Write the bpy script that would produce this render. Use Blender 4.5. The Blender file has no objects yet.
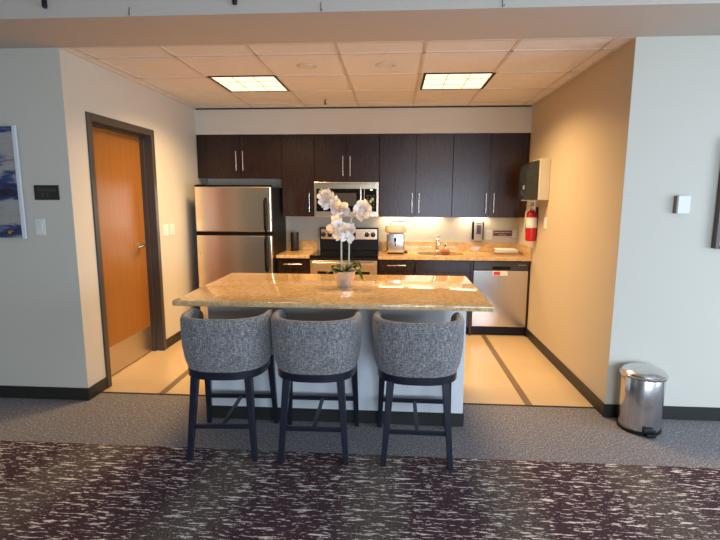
import bpy, bmesh, math, random
from mathutils import Vector, Matrix
random.seed(7)
PI = math.pi
S = bpy.context.scene
C = S.collection

# ------------------------------------------------------------------ camera
cam_d = bpy.data.cameras.new('camera'); cam = bpy.data.objects.new('camera', cam_d); C.objects.link(cam)
S.camera = cam
CP, CY, CR, CH, CF = 0.150, 0.0672, 0.0033, 1.5718, 478.37
cam_d.sensor_width = 36.0; cam_d.sensor_fit = 'HORIZONTAL'; cam_d.lens = CF/720*36
cam_d.clip_start = 0.05; cam_d.clip_end = 100
fw = Vector((-math.sin(CY)*math.cos(CP), math.cos(CY)*math.cos(CP), -math.sin(CP)))
rt = Vector((math.cos(CY), math.sin(CY), 0)); up = rt.cross(fw)
rt2 = rt*math.cos(CR)+up*math.sin(CR); up2 = up*math.cos(CR)-rt*math.sin(CR)
cam.matrix_world = Matrix(((rt2.x, up2.x, -fw.x, 0), (rt2.y, up2.y, -fw.y, 0), (rt2.z, up2.z, -fw.z, CH), (0, 0, 0, 1)))

# ------------------------------------------------------------------ world, light, exposure
S.view_settings.view_transform = 'Standard'; S.view_settings.look = 'None'
S.view_settings.gamma = 1; S.view_settings.use_curve_mapping = False
S.view_settings.exposure = 0.0
w = bpy.data.worlds.new('sky'); S.world = w; w.use_nodes = True
w.node_tree.nodes['Background'].inputs[0].default_value = (0.62, 0.78, 1.0, 1)
w.node_tree.nodes['Background'].inputs[1].default_value = 1.2

def area(name, loc, sx, sy, watt, col, rot, spread=PI):
    l = bpy.data.lights.new(name, 'AREA'); l.shape = 'RECTANGLE'; l.size = sx; l.size_y = sy
    l.energy = watt; l.color = col; l.spread = spread
    o = bpy.data.objects.new(name, l); C.objects.link(o); o.location = loc; o.rotation_euler = rot
    return o
DAY = (0.64, 0.81, 1.0)
WARM = (1.0, 0.66, 0.31)
WINDOWS = [(0.3, 2.0, 135), (2.5, 4.2, 155)]
for x0, x1, P in WINDOWS:                                    # daylight entering the window openings behind the camera
    area('window_daylight', ((x0+x1)/2, -3.48, 1.10), x1-x0, 1.7, P, DAY, (PI/2-.34, 0, 0))
area('window_daylight', (4.78, .9, 1.15), 2.6, 1.7, 145, DAY, (PI/2-.34, 0, PI/2))
TROFFERS = [(-1.315, 4.535), (0.545, 4.535)]
for x, y in TROFFERS:                                        # the tubes behind the two ceiling troffers' louvres
    area('ceiling_tube_light', (x, y, 2.597), 0.56, 0.56, 48, WARM, (0, 0, 0), math.radians(146))
UNDERCAB = [(-0.13, 0.21), (0.27, 0.61), (0.83, 1.17)]

# ------------------------------------------------------------------ mesh helpers
def rbox(bm, x0, x1, y0, y1, z0, z1, bev=0.0, seg=1):
    r = bmesh.ops.create_cube(bm, size=1.0)
    vs = r['verts']
    for v in vs:
        v.co = Vector(((x0+x1)/2+v.co.x*(x1-x0), (y0+y1)/2+v.co.y*(y1-y0), (z0+z1)/2+v.co.z*(z1-z0)))
    if bev > 0:
        es = list({e for v in vs for e in v.link_edges})
        bmesh.ops.bevel(bm, geom=es, offset=bev, segments=seg, affect='EDGES', profile=0.5)
    return bm
def B(*boxes, bev=0.0, seg=1):
    bm = bmesh.new()
    for b in boxes: rbox(bm, *b, bev=bev, seg=seg)
    return bm
def tube(bm, pts, r, n=10, caps=True):
    pts = [Vector(p) for p in pts]
    rs = r if isinstance(r, (list, tuple)) else [r]*len(pts)
    rings = []; prev = None
    for i, p in enumerate(pts):
        t = (pts[min(i+1, len(pts)-1)]-pts[max(i-1, 0)]).normalized()
        if prev is None:
            a = Vector((0, 0, 1)) if abs(t.z) < .9 else Vector((1, 0, 0))
            u = t.cross(a).normalized()
        else:
            u = (prev-t*prev.dot(t)).normalized()
        prev = u; v = t.cross(u)
        rings.append([bm.verts.new(p+(u*math.cos(2*PI*k/n)+v*math.sin(2*PI*k/n))*rs[i]) for k in range(n)])
    for a, b in zip(rings, rings[1:]):
        for k in range(n):
            bm.faces.new((a[k], a[(k+1) % n], b[(k+1) % n], b[k]))
    if caps:
        bm.faces.new(list(reversed(rings[0]))); bm.faces.new(rings[-1])
    return bm
def lathe(bm, prof, c=(0, 0, 0), n=32, axis='Z', sx=1.0, sy=1.0):
    c = Vector(c); rings = []
    def P(r, h, a):
        x, y = r*math.cos(a)*sx, r*math.sin(a)*sy
        return c+{'Z': Vector((x, y, h)), 'Y': Vector((x, h, y)), 'X': Vector((h, x, y))}[axis]
    for r, h in prof:
        if r < 1e-6: rings.append([bm.verts.new(P(0, h, 0))])
        else: rings.append([bm.verts.new(P(r, h, 2*PI*k/n)) for k in range(n)])
    for a, b in zip(rings, rings[1:]):
        for k in range(n):
            k2 = (k+1) % n
            if len(a) == 1 and len(b) == 1: continue
            if len(a) == 1: bm.faces.new((a[0], b[k2], b[k]))
            elif len(b) == 1: bm.faces.new((a[k], a[k2], b[0]))
            else: bm.faces.new((a[k], a[k2], b[k2], b[k]))
    return bm
def bar(bm, p0, p1, w0, w1=None, d0=None, d1=None):
    """tapered square bar between two points (w along x, d along y)"""
    w1 = w1 or w0; d0 = d0 or w0; d1 = d1 or w1
    p0, p1 = Vector(p0), Vector(p1)
    q = []
    for p, ww, dd in ((p0, w0, d0), (p1, w1, d1)):
        q.append([bm.verts.new(p+Vector((sx*ww/2, sy*dd/2, 0))) for sx, sy in ((-1, -1), (1, -1), (1, 1), (-1, 1))])
    for k in range(4): bm.faces.new((q[0][k], q[0][(k+1) % 4], q[1][(k+1) % 4], q[1][k]))
    bm.faces.new(list(reversed(q[0]))); bm.faces.new(q[1])
    es = list({e for v in q[0]+q[1] for e in v.link_edges})
    bmesh.ops.bevel(bm, geom=es, offset=min(w0, w1)*.12, segments=2, affect='EDGES', profile=.5)
    return bm
def sell(a, b, th, e=2.6):
    c, s = math.cos(th), math.sin(th)
    return (a*math.copysign(abs(c)**(2/e), c), b*math.copysign(abs(s)**(2/e), s))
def text_bm(body, size, loc, rot, extr=0.0006, align='CENTER'):
    cu = bpy.data.curves.new('t', 'FONT'); cu.body = body; cu.size = size; cu.extrude = extr
    cu.align_x = align; cu.align_y = 'CENTER'
    o = bpy.data.objects.new('t', cu); C.objects.link(o)
    bpy.context.view_layer.update()
    me = bpy.data.meshes.new_from_object(o)
    bm = bmesh.new(); bm.from_mesh(me)
    from mathutils import Euler
    bmesh.ops.transform(bm, matrix=Matrix.Translation(loc) @ Euler(rot).to_matrix().to_4x4(), verts=bm.verts)
    bpy.data.objects.remove(o); bpy.data.curves.remove(cu); bpy.data.meshes.remove(me)
    return bm

def base_of(p):
    v = Vector((0, 0, 0))
    while p is not None: v += p.location; p = p.parent
    return v
def obj(name, bm, m, parent=None, loc=None, smooth=False, label=None):
    """all meshes are given in world coordinates; origin goes to the parent's base (or loc)"""
    base = base_of(parent) if parent is not None else Vector(loc or (0, 0, 0))
    bmesh.ops.recalc_face_normals(bm, faces=bm.faces)
    bmesh.ops.translate(bm, vec=-base, verts=bm.verts)
    me = bpy.data.meshes.new(name); bm.to_mesh(me); bm.free()
    if smooth:
        for p in me.polygons: p.use_smooth = True
        try: me.set_sharp_from_angle(angle=math.radians(38))
        except Exception: pass
    o = bpy.data.objects.new(name, me); C.objects.link(o)
    me.materials.append(m)
    if parent is not None: o.parent = parent
    else: o.location = base
    if label: o['label'] = label
    return o
def tag(o, label, cat, group=None):
    o['label'] = label; o['category'] = cat
    if group: o['group'] = group
    return o
def thing(name, label, cat, loc=(0, 0, 0), group=None):
    o = bpy.data.objects.new(name, None); C.objects.link(o); o.location = loc
    o.empty_display_size = .1
    return tag(o, label, cat, group)
def struct(name, bm, m, parent=None, loc=None, smooth=False):
    o = obj(name, bm, m, parent, loc, smooth)
    if parent is None: o['kind'] = 'structure'
    return o

# ------------------------------------------------------------------ materials
def mat(name, col, rough=.5, metal=0.0, **kw):
    m = bpy.data.materials.new(name); m.use_nodes = True
    b = m.node_tree.nodes['Principled BSDF']
    b.inputs['Base Color'].default_value = (*col, 1); b.inputs['Roughness'].default_value = rough
    b.inputs['Metallic'].default_value = metal
    for k, v in kw.items(): b.inputs[k.replace('_', ' ')].default_value = v
    return m
def N(m, t, **kw):
    n = m.node_tree.nodes.new(t)
    for k, v in kw.items():
        if k in n.inputs.keys(): n.inputs[k].default_value = v
        else: setattr(n, k, v)
    return n
def LK(m, a, b): m.node_tree.links.new(a, b)
def bsdf(m): return m.node_tree.nodes['Principled BSDF']
def coords(m, scale=(1, 1, 1), rot=(0, 0, 0)):
    tc = N(m, 'ShaderNodeTexCoord'); mp = N(m, 'ShaderNodeMapping')
    mp.inputs['Scale'].default_value = scale; mp.inputs['Rotation'].default_value = rot
    LK(m, tc.outputs['Object'], mp.inputs['Vector']); return mp.outputs['Vector']
def noise(m, vec, scale, detail=3, rough=.5):
    n = N(m, 'ShaderNodeTexNoise'); n.inputs['Scale'].default_value = scale
    n.inputs['Detail'].default_value = detail; n.inputs['Roughness'].default_value = rough
    LK(m, vec, n.inputs['Vector']); return n.outputs['Fac']
def ramp(m, fac, stops, interp='LINEAR'):
    r = N(m, 'ShaderNodeValToRGB'); cr = r.color_ramp; cr.interpolation = interp
    while len(cr.elements) < len(stops): cr.elements.new(.5)
    for e, (p, c) in zip(cr.elements, stops): e.position = p; e.color = (*c, 1)
    LK(m, fac, r.inputs['Fac']); return r.outputs['Color']
def mix(m, fac, a, b):
    x = N(m, 'ShaderNodeMix'); x.data_type = 'RGBA'
    for s, v in ((x.inputs['Factor'], fac), (x.inputs[6], a), (x.inputs[7], b)):
        if isinstance(v, (int, float)): s.default_value = v
        elif isinstance(v, tuple): s.default_value = (*v, 1)
        else: LK(m, v, s)
    return x.outputs[2]
def bump(m, h, strength=.2, dist=.002):
    b = N(m, 'ShaderNodeBump'); b.inputs['Strength'].default_value = strength; b.inputs['Distance'].default_value = dist
    LK(m, h, b.inputs['Height']); LK(m, b.outputs['Normal'], bsdf(m).inputs['Normal'])
def col(m, s): LK(m, s, bsdf(m).inputs['Base Color'])

def wallpaint(name, c):
    m = mat(name, c, .85); v = coords(m); n = noise(m, v, 160, 2); bump(m, n, .12, .001)
    n2 = noise(m, v, 1.3, 2)
    col(m, mix(m, n2, c, tuple(k*.96 for k in c))); return m
M_WALL = wallpaint('painted_wall', (.62, .575, .49))
M_WALLWARM = wallpaint('warm_lit_wall', (.60, .50, .37))  # wall paint with the warm kitchen light tinted into its colour
M_SOFFIT = wallpaint('painted_soffit', (.56, .49, .42))
M_CEIL_MAIN = mat('main_ceiling', (.7, .7, .7), .9)
M_BASE = mat('rubber_baseboard', (.018, .017, .014), .45)
M_TRIMDARK = mat('dark_gap', (.02, .015, .015), .7)
def tile_ceiling():
    m = mat('ceiling_tile', (.68, .60, .54), .9); v = coords(m)
    n = noise(m, v, 90, 4, .7)
    col(m, ramp(m, n, [(.25, (.66, .60, .54)), (.5, (.80, .74, .68)), (.8, (.83, .77, .71))])); bump(m, n, .3, .002); return m
M_TILE_C = tile_ceiling()
M_GRID = mat('ceiling_grid_metal', (.66, .58, .5), .5)
def floor_tile():
    m = mat('cream_floor_tile', (.62, .5, .34), .22)
    v = coords(m); n = noise(m, v, 2.2, 5, .6); n2 = noise(m, v, 60, 3)
    c = ramp(m, n, [(.3, (.62, .455, .265)), (.7, (.69, .53, .335))])
    col(m, mix(m, n2, c, (.63, .475, .29))); return m
M_FLOOR = floor_tile()
M_STRIP_F = mat('brown_floor_tile', (.22, .15, .085), .3)
def border_carpet():
    m = mat('grey_carpet', (.1, .1, .11), 1.0); v = coords(m)
    n = noise(m, coords(m, (1, .7, 1)), 100, 4, .8); n2 = noise(m, coords(m, (1, 1.2, 1)), 22, 3, .7)
    c = ramp(m, n, [(.38, (.075, .07, .075)), (.52, (.24, .22, .225)), (.64, (.54, .50, .50))])
    col(m, mix(m, ramp(m, n2, [(.4, (0, 0, 0)), (.65, (.6, .6, .6))]), c, (.18, .168, .172))); bump(m, n, .6, .004); return m
M_CARPET_B = border_carpet()
def pattern_carpet():
    m = mat('patterned_carpet', (.06, .03, .04), 1.0)
    wv = N(m, 'ShaderNodeTexWave'); wv.wave_type = 'BANDS'; wv.bands_direction = 'X'
    wv.inputs['Scale'].default_value = .40; wv.inputs['Distortion'].default_value = 4.5
    wv.inputs['Detail'].default_value = 2; wv.inputs['Detail Scale'].default_value = .8
    LK(m, coords(m, (1, .8, 1), (0, 0, .12)), wv.inputs['Vector']); big = wv.outputs['Fac']
    grain = noise(m, coords(m, (1, 1.3, 1)), 95, 3, .75)
    plum = mix(m, ramp(m, grain, [(.38, (0,0,0)), (.62, (1,1,1))]), (.024, .007, .011), (.082, .032, .044))
    olive = mix(m, ramp(m, grain, [(.38, (0,0,0)), (.62, (1,1,1))]), (.026, .015, .014), (.20, .15, .115))
    f1 = ramp(m, big, [(.40, (0, 0, 0)), (1.0, (.9, .9, .9))])
    base = mix(m, f1, plum, olive)
    st = noise(m, coords(m, (1, 6.5, 1)), 8, 4, .68)
    st2 = noise(m, coords(m, (1, 5, 1), (0, 0, .01)), 17, 3, .7)
    s1 = ramp(m, st, [(.585, (0, 0, 0)), (.60, (1, 1, 1))])
    s2 = ramp(m, st2, [(.605, (0, 0, 0)), (.62, (1, 1, 1))])
    mx = N(m, 'ShaderNodeMix'); mx.data_type = 'RGBA'; mx.blend_type = 'LIGHTEN'
    mx.inputs['Factor'].default_value = 1; LK(m, s1, mx.inputs[6]); LK(m, s2, mx.inputs[7])
    light = mix(m, grain, (.55, .46, .39), (1, .92, .84))
    col(m, mix(m, mx.outputs[2], base, light)); bump(m, grain, .6, .004); return m
M_CARPET_P = pattern_carpet()
def granite():
    m = mat('granite', (.6, .42, .24), .045); v = coords(m)
    n = noise(m, v, 26, 6, .75); n2 = noise(m, v, 130, 3, .7); n3 = noise(m, v, 5, 4, .6)
    c = ramp(m, n, [(.28, (.30, .16, .055)), (.40, (.55, .34, .15)), (.55, (.70, .475, .235)), (.72, (.78, .59, .36))])
    c = mix(m, ramp(m, n2, [(.36, (1, 1, 1)), (.43, (0, 0, 0))]), c, (.11, .065, .04))
    c = mix(m, ramp(m, n2, [(.60, (0, 0, 0)), (.68, (.9, .9, .9))]), c, (.80, .71, .57))
    c = mix(m, ramp(m, n3, [(.4, (0, 0, 0)), (.7, (.45, .45, .45))]), c, (.56, .36, .17))
    col(m, c); return m
M_GRAN = granite()
def espresso():
    m = mat('espresso_wood', (.03, .016, .012), .27)
    n = noise(m, coords(m, (14, 14, .9)), 7, 5, .6)
    col(m, ramp(m, n, [(.3, (.015, .0058, .0042)), (.7, (.026, .0100, .0072))]))
    bsdf(m).inputs['Specular IOR Level'].default_value = .44; return m
M_CAB = espresso()
M_CABDARK = mat('cabinet_box', (.012, .007, .006), .5)
def steel(name, rough=.27, c=(.68, .58, .46), sc=(1, 1, 1)):
    m = mat(name, c, rough, 1.0)
    n = noise(m, coords(m, sc), 60, 3, .6)
    col(m, mix(m, n, tuple(k*.93 for k in c), tuple(min(1, k*1.05) for k in c)))
    b = N(m, 'ShaderNodeMapRange'); b.inputs['To Min'].default_value = rough-.04; b.inputs['To Max'].default_value = rough+.06
    LK(m, n, b.inputs['Value']); LK(m, b.outputs[0], bsdf(m).inputs['Roughness']); return m
M_STEEL = steel('brushed_steel', .21, (.93, .78, .59), (6, 6, .1))
M_STEELV = steel('brushed_steel_reflection_streaks', .20, (.74, .74, .75), (2, 2, .03))
for _n in M_STEELV.node_tree.nodes:
    if _n.type == 'MIX': _n.inputs[6].default_value = (.42, .42, .43, 1); _n.inputs[7].default_value = (1, 1, 1, 1)  # strong colour streaks imitate stretched vertical reflections in the steel
M_CHROME = mat('satin_nickel', (.72, .68, .62), .22, 1.0)
M_BLACK = mat('black_plastic', (.007, .007, .008), .45, Specular_IOR_Level=.25)
M_MATTE = mat('matte_black', (.004, .004, .004), .6, Specular_IOR_Level=.08)
M_BLACKG = mat('black_glass', (.004, .004, .005), .07, Specular_IOR_Level=.3)
M_GREYG = mat('grey_window_mesh', (.045, .043, .045), .2)
M_WHITE = mat('white_plastic', (.78, .76, .70), .35)
M_BEIGE = mat('beige_plastic', (.62, .54, .38), .45)
M_ISL = wallpaint('island_paint', (.70, .71, .72))
def fabric():
    m = mat('grey_tweed', (.16, .16, .17), .95)
    a = noise(m, coords(m, (2.2, 2.2, .25)), 105, 3, .7); b = noise(m, coords(m, (.45, .45, 2.2)), 105, 3, .7)
    x = N(m, 'ShaderNodeMath', operation='ADD'); LK(m, a, x.inputs[0]); LK(m, b, x.inputs[1])
    h = N(m, 'ShaderNodeMath', operation='MULTIPLY'); LK(m, x.outputs[0], h.inputs[0]); h.inputs[1].default_value = .5
    col(m, ramp(m, h.outputs[0], [(.40, (.068, .064, .067)), (.50, (.168, .158, .160)), (.60, (.38, .36, .35))]))
    bump(m, h.outputs[0], .5, .003); bsdf(m).inputs['Sheen Weight'].default_value = .25; return m
M_FAB = fabric()
M_LEG = mat('dark_stained_wood_blue_sheen', (.010, .012, .022), .30)  # bluish sheen from the windows is mixed into this dark wood colour
def doorwood():
    m = mat('honey_oak_veneer', (.5, .2, .05), .38)
    n = noise(m, coords(m, (9, 9, .5)), 3.5, 6, .6)
    col(m, ramp(m, n, [(.3, (.28, .105, .016)), (.5, (.305, .118, .019)), (.7, (.33, .132, .024))])); return m
M_DOOR = doorwood()
M_BRONZE = mat('dark_bronze_paint', (.062, .050, .039), .42)
M_RED = mat('red_paint', (.48, .006, .012), .35)
M_SIGNRED = mat('maroon_sign', (.14, .022, .025), .4)
M_PETAL = mat('orchid_petal', (.96, .93, .92), .6)
def _petal():
    m = M_PETAL; nt = m.node_tree; out = [n for n in nt.nodes if n.type == 'OUTPUT_MATERIAL'][0]
    tr = nt.nodes.new('ShaderNodeBsdfTranslucent'); tr.inputs[0].default_value = (.95, .92, .90, 1)
    mx = nt.nodes.new('ShaderNodeMixShader'); mx.inputs[0].default_value = .4
    nt.links.new(bsdf(m).outputs[0], mx.inputs[1]); nt.links.new(tr.outputs[0], mx.inputs[2]); nt.links.new(mx.outputs[0], out.inputs[0])
_petal()
M_LIP = mat('orchid_lip', (.62, .45, .12), .5)
M_BUD = mat('orchid_bud', (.52, .56, .16), .5)
M_LEAF = mat('orchid_leaf', (.035, .115, .025), .35)
M_STEM = mat('orchid_stem', (.50, .50, .42), .5)
M_MOSS = mat('moss', (.12, .13, .04), .9)
def foil():
    m = mat('silver_pot', (.80, .80, .88), .22, .85); n = noise(m, coords(m, (2.5, 2.5, .3)), 28, 3); bump(m, n, .8, .012); return m
M_POT = foil()
def emis(name, c, s):
    m = mat(name, (.8, .8, .8), .5); b = bsdf(m)
    b.inputs['Emission Color'].default_value = (*c, 1); b.inputs['Emission Strength'].default_value = s; return m
M_LENS = emis('troffer_lens', (1.0, .86, .58), 1.3)
M_TUBE = emis('undercabinet_lens', (1.0, .84, .56), 13.0)
M_LED = emis('green_display', (.3, 1.0, .7), .6)
M_SMOKE = mat('smoked_plastic', (.05, .06, .07), .08, Transmission_Weight=.55)
M_PAPER = mat('paper', (.80, .77, .70), .8)
M_SPONGE = mat('sponge', (.75, .17, .06), .8)
M_GREYPL = mat('grey_plastic', (.36, .34, .35), .3)
M_CREAMLID = mat('cream_lid', (.62, .52, .38), .25)
M_TRAY = mat('brown_tray', (.30, .17, .07), .5)
def glassart():
    m = mat('abstract_print', (.5, .5, .5), .06); v = coords(m, (.7, 1, 3.1))
    n = noise(m, v, 1.55, 5, .6); n2 = noise(m, coords(m, (5, 1, 6)), 2.2, 5, .7)
    c = ramp(m, n, [(.42, (.010, .011, .018)), (.49, (.03, .05, .17)), (.53, (.33, .32, .31)), (.66, (.42, .40, .38))])
    col(m, mix(m, ramp(m, n2, [(.60, (0, 0, 0)), (.66, (1, 1, 1))]), c, (.55, .20, .06))); return m
M_ART1 = glassart()
def rightart():
    m = mat('pale_picture', (.5, .5, .5), .3)
    tc = N(m, 'ShaderNodeTexCoord'); sp = N(m, 'ShaderNodeSeparateXYZ'); LK(m, tc.outputs['Object'], sp.inputs[0])
    n = noise(m, tc.outputs['Object'], 6, 4)
    c1 = mix(m, n, (.05, .05, .055), (.16, .15, .15)); c2 = mix(m, n, (.62, .52, .56), (.74, .70, .78))
    gt = N(m, 'ShaderNodeMath', operation='GREATER_THAN'); LK(m, sp.outputs[2], gt.inputs[0]); gt.inputs[1].default_value = 1.62-1.24
    col(m, mix(m, gt.outputs[0], c2, c1)); return m
M_ART2 = rightart()
M_CLEAR = mat('acrylic_edge', (.85, .88, .92), .08, Transmission_Weight=.2)

# ------------------------------------------------------------------ room dimensions
XL, XR = -2.347, 1.555          # kitchen side walls
YF, YB = 3.395, 6.047           # kitchen mouth, kitchen back wall
YU = 5.717                      # face of upper cabinets and bulkhead
H = 2.605                       # kitchen ceiling
HM = 3.02                       # main room ceiling
RX0, RX1, RY = -4.9, 4.8, -3.5  # main room

DY0, DY1, DZ = 3.685, 4.615, 2.155     # door opening in the left wall
struct('floor', B((RX0, RX1, RY, 2.755, -.1, 0)), M_CARPET_P)
struct('floor', B((RX0, RX1, 2.755, YF, -.1, 0), (XL, XR, YF, 3.545, -.1, 0)), M_CARPET_B)
struct('floor', B((XL, XR, 3.545, YB, -.1, 0), (XL-1.0, XL, DY0, DY1, -.1, 0)), M_FLOOR)
struct('trim_1', B((XL, XR, 3.535, 3.555, 0, .004), bev=.001), M_TRIMDARK)
bm = B((-1.868, -1.812, 3.555, 5.35, 0, .0015), (1.037, 1.093, 3.555, 5.45, 0, .0015))
struct('trim_2', bm, M_STRIP_F)

# kitchen walls
DY0, DY1, DZ = 3.685, 4.615, 2.155     # door opening in the left wall
struct('wall_left', B((XL-.16, XL, YF, DY0-.02, 0, HM), (XL-.16, XL, DY0-.02, DY1+.02, DZ+.02, HM), (XL-.16, XL, DY1+.02, YB+.15, 0, HM)), M_WALL)
struct('wall_light_block', B((XL-1.15, XL-1.0, YF+.1, YB, 0, HM), (XL-1.0, XL-.165, DY1+.2, DY1+.35, 0, HM), (XL-1.0, XL-.16, YF+.16, YF+.2, 0, HM), (XL-1.0, XL-.16, YF+.17, DY1+.3, 2.4, 2.5)), M_WALL)  # unseen box behind the door, added to stop outside light leaking in
struct('wall_right', B((XR, XR+.15, YF+.003, YB+.15, 0, HM)), M_WALLWARM)
struct('wall_back', B((XL, XR, YB, YB+.15, 0, HM)), M_WALL)
struct('wall_bulkhead', B((XL, XR, YU, YB, 2.306, H-.012)), M_WALL)
struct('wall_front_left', B((RX0, XL-.16, YF, YF+.16, 0, HM)), M_WALL)
struct('wall_front_right', B((XR+.001, RX1, YF, YF+.0035, 0, HM), (XR+.15, RX1, YF+.0035, YF+.16, 0, HM)), M_WALL)
struct('wall_side_left', B((RX0-.15, RX0, RY-.15, YF+.16, 0, HM)), M_WALL)
struct('wall_side_right', B((RX1, RX1+.15, RY-.15, -.4, 0, HM), (RX1, RX1+.15, 2.2, YF+.16, 0, HM), (RX1, RX1+.15, -.4, 2.2, 0, .3), (RX1, RX1+.15, -.4, 2.2, 2.0, HM)), M_WALL)
struct('window_3', B((RX1+.05, RX1+.12, -.4, -.35, .3, 2.0), (RX1+.05, RX1+.12, 2.15, 2.2, .3, 2.0), (RX1+.05, RX1+.12, -.35, 2.15, .3, .35), (RX1+.05, RX1+.12, -.35, 2.15, 1.95, 2.0), (RX1+.05, RX1+.12, .88, .92, .35, 1.95)), M_BRONZE)
bx = []; px = RX0
for x0, x1, P in WINDOWS:
    bx += [(px, x0, RY-.15, RY, 0, HM), (x0, x1, RY-.15, RY, 0, .25), (x0, x1, RY-.15, RY, 1.95, HM)]; px = x1
bx.append((px, RX1, RY-.15, RY, 0, HM))
struct('wall_rear', B(*bx), M_WALL)
for i, (x0, x1, P) in enumerate(WINDOWS):
    t = .05
    xm = (x0+x1)/2
    struct('window_%d' % (i+1), B((x0, x0+t, RY-.12, RY-.05, .25, 1.95), (x1-t, x1, RY-.12, RY-.05, .25, 1.95), (x0, x1, RY-.12, RY-.05, .25, .25+t),
           (x0, x1, RY-.12, RY-.05, 1.95-t, 1.95), (xm-.02, xm+.02, RY-.12, RY-.05, .25, 1.95)), M_BRONZE)

# ceilings and soffit
struct('ceiling', B((RX0, RX1, RY-.15, 2.86, HM, HM+.1)), M_CEIL_MAIN)
struct('wall_soffit', B((RX0, RX1, 2.86, YF, H, HM+.1)), M_SOFFIT)
struct('ceiling', B((XL, XR, YF, YB, H+.002, H+.05)), M_TILE_C)
gx = [-.40+.6135*k for k in range(-3, 4)]; gy = [3.65, 4.26, 4.87, 5.48]
bx = [(x-.011, x+.011, YF, YU, H-.003, H+.003) for x in gx] + [(XL, XR, y-.011, y+.011, H-.003, H+.003) for y in gy]
bx += [(XL, XL+.022, YF, YU, H-.004, H+.003), (XR-.022, XR, YF, YU, H-.004, H+.003), (XL, XR, YF, YF+.02, H-.002, H+.003)]
struct('ceiling_grid', B(*bx), M_GRID)
struct('shadow_gap_strip', B((XL+.02, XR-.01, YU-.012, YU, H-.014, H-.002)), M_TRIMDARK)  # dark strip painted in for the shadowed gap between bulkhead and ceiling

# baseboards
BH = .10
struct('baseboard_left', B((XL, XL+.008, YF, 3.63, 0, BH), (XL, XL+.008, 4.67, YB, 0, BH), bev=.002), M_BASE)
struct('baseboard_right', B((XR-.008, XR, YF, 5.44, 0, BH), bev=.002), M_BASE)
struct('baseboard_front_left', B((RX0, XL+.008, YF-.008, YF, 0, BH), bev=.002), M_BASE)
struct('baseboard_front_right', B((XR-.008, RX1, YF-.008, YF, 0, BH), bev=.002), M_BASE)

# ------------------------------------------------------------------ door in the left wall
door = struct('door_1', B((XL-.150, XL-.107, DY0+.004, DY1-.004, .008, DZ-.004)), M_DOOR, loc=(XL-.13, (DY0+DY1)/2, 0))
obj('door_frame', B((XL-.16, XL+.014, 3.63, DY0, 0, 2.215), (XL-.16, XL+.014, DY1, 4.67, 0, 2.215), (XL-.16, XL+.014, DY0, DY1, DZ, 2.215), bev=.003), M_BRONZE, door)
obj('door_stop', B((XL-.107, XL-.065, DY1-.016, DY1, 0, DZ), (XL-.107, XL-.065, DY0, DY0+.016, 0, DZ), (XL-.107, XL-.065, DY0, DY1, DZ-.016, DZ)), M_BRONZE, door)
obj('kick_plate', B((XL-.107, XL-.1045, DY0+.03, DY1-.03, .015, .27)), steel('kick_plate_steel', .35, (.62, .55, .46)), door, label='steel kick plate')
bm = bmesh.new()
hx, hy, hz = XL-.107, 4.475, 1.105
lathe(bm, [(0, 0), (.026, 0), (.026, .008), (.012, .014), (.011, .05), (0, .05)], (hx, hy, hz), 20, 'X')
tube(bm, [(hx+.045, hy+.012, hz), (hx+.055, hy-.03, hz+.002), (hx+.055, hy-.125, hz-.004)], [.014, .013, .010], 10)
obj('lever_handle', bm, M_CHROME, door, smooth=True, label='satin metal lever handle')

# ------------------------------------------------------------------ ceiling fittings
TL = ['square recessed ceiling light nearer the wooden door and refrigerator', 'square recessed ceiling light nearer the right-hand wall']
for (x, y), lb in zip(TROFFERS, TL):
    t = thing('ceiling_light', lb, 'ceiling light', (x, y, H-.004), 'recessed square lights in the kitchen ceiling')
    h = .298
    obj('light_frame', B((x-h, x-h+.02, y-h, y+h, H-.006, H+.001), (x+h-.02, x+h, y-h, y+h, H-.006, H+.001),
                   (x-h, x+h, y-h, y-h+.01, H-.006, H+.001), (x-h, x+h, y+h-.008, y+h, H-.006, H+.001)), mat('troffer_frame', (.03, .022, .016), .5), t)
    obj('lens', B((x-h+.02, x+h-.02, y-h+.01, y+h-.008, H-.001, H+.0015)), M_LENS, t)
    obj('louvre', B(*([(x-h+.02+k*.186-.003, x-h+.02+k*.186+.003, y-h+.01, y+h-.008, H-.005, H-.001) for k in (1, 2)] +
                      [(x-h+.02, x+h-.02, y-h+k*.199-.003, y-h+k*.199+.003, H-.005, H-.001) for k in (1, 2)])), mat('louvre_metal', (.7, .55, .3), .4), t)
for x, y, lb in ((-.694, 3.965, 'round white recessed downlight left of the ceiling centre line'), (-.067, 3.968, 'round white recessed downlight right of the ceiling centre line')):
    t = thing('downlight', lb, 'downlight', (x, y, H-.004), 'small round recessed downlights')
    obj('trim_ring', lathe(bmesh.new(), [(.05, 0), (.075, -.006), (.085, 0)], (x, y, H), 28), M_GRID, t, smooth=True)
    obj('lens', lathe(bmesh.new(), [(0, -.0015), (.05, -.0015), (.052, .001)], (x, y, H), 28), mat('downlight_glass', (.85, .8, .75), .3), t, smooth=True)
t = thing('fire_sprinkler', 'small pendant fire sprinkler head under the kitchen ceiling', 'sprinkler', (-.73, 5.25, H))
obj('escutcheon', lathe(bmesh.new(), [(0, -.006), (.03, -.005), (.034, 0)], (-.73, 5.25, H), 20), M_GRID, t, smooth=True)
bm = tube(bmesh.new(), [(-.73, 5.25, H-.004), (-.73, 5.25, H-.05)], .008, 8)
lathe(bm, [(0, -.055), (.022, -.053), (.022, -.050), (0, -.048)], (-.73, 5.25, H), 16)
obj('sprinkler_body', bm, M_BRONZE, t, smooth=True)
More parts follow.
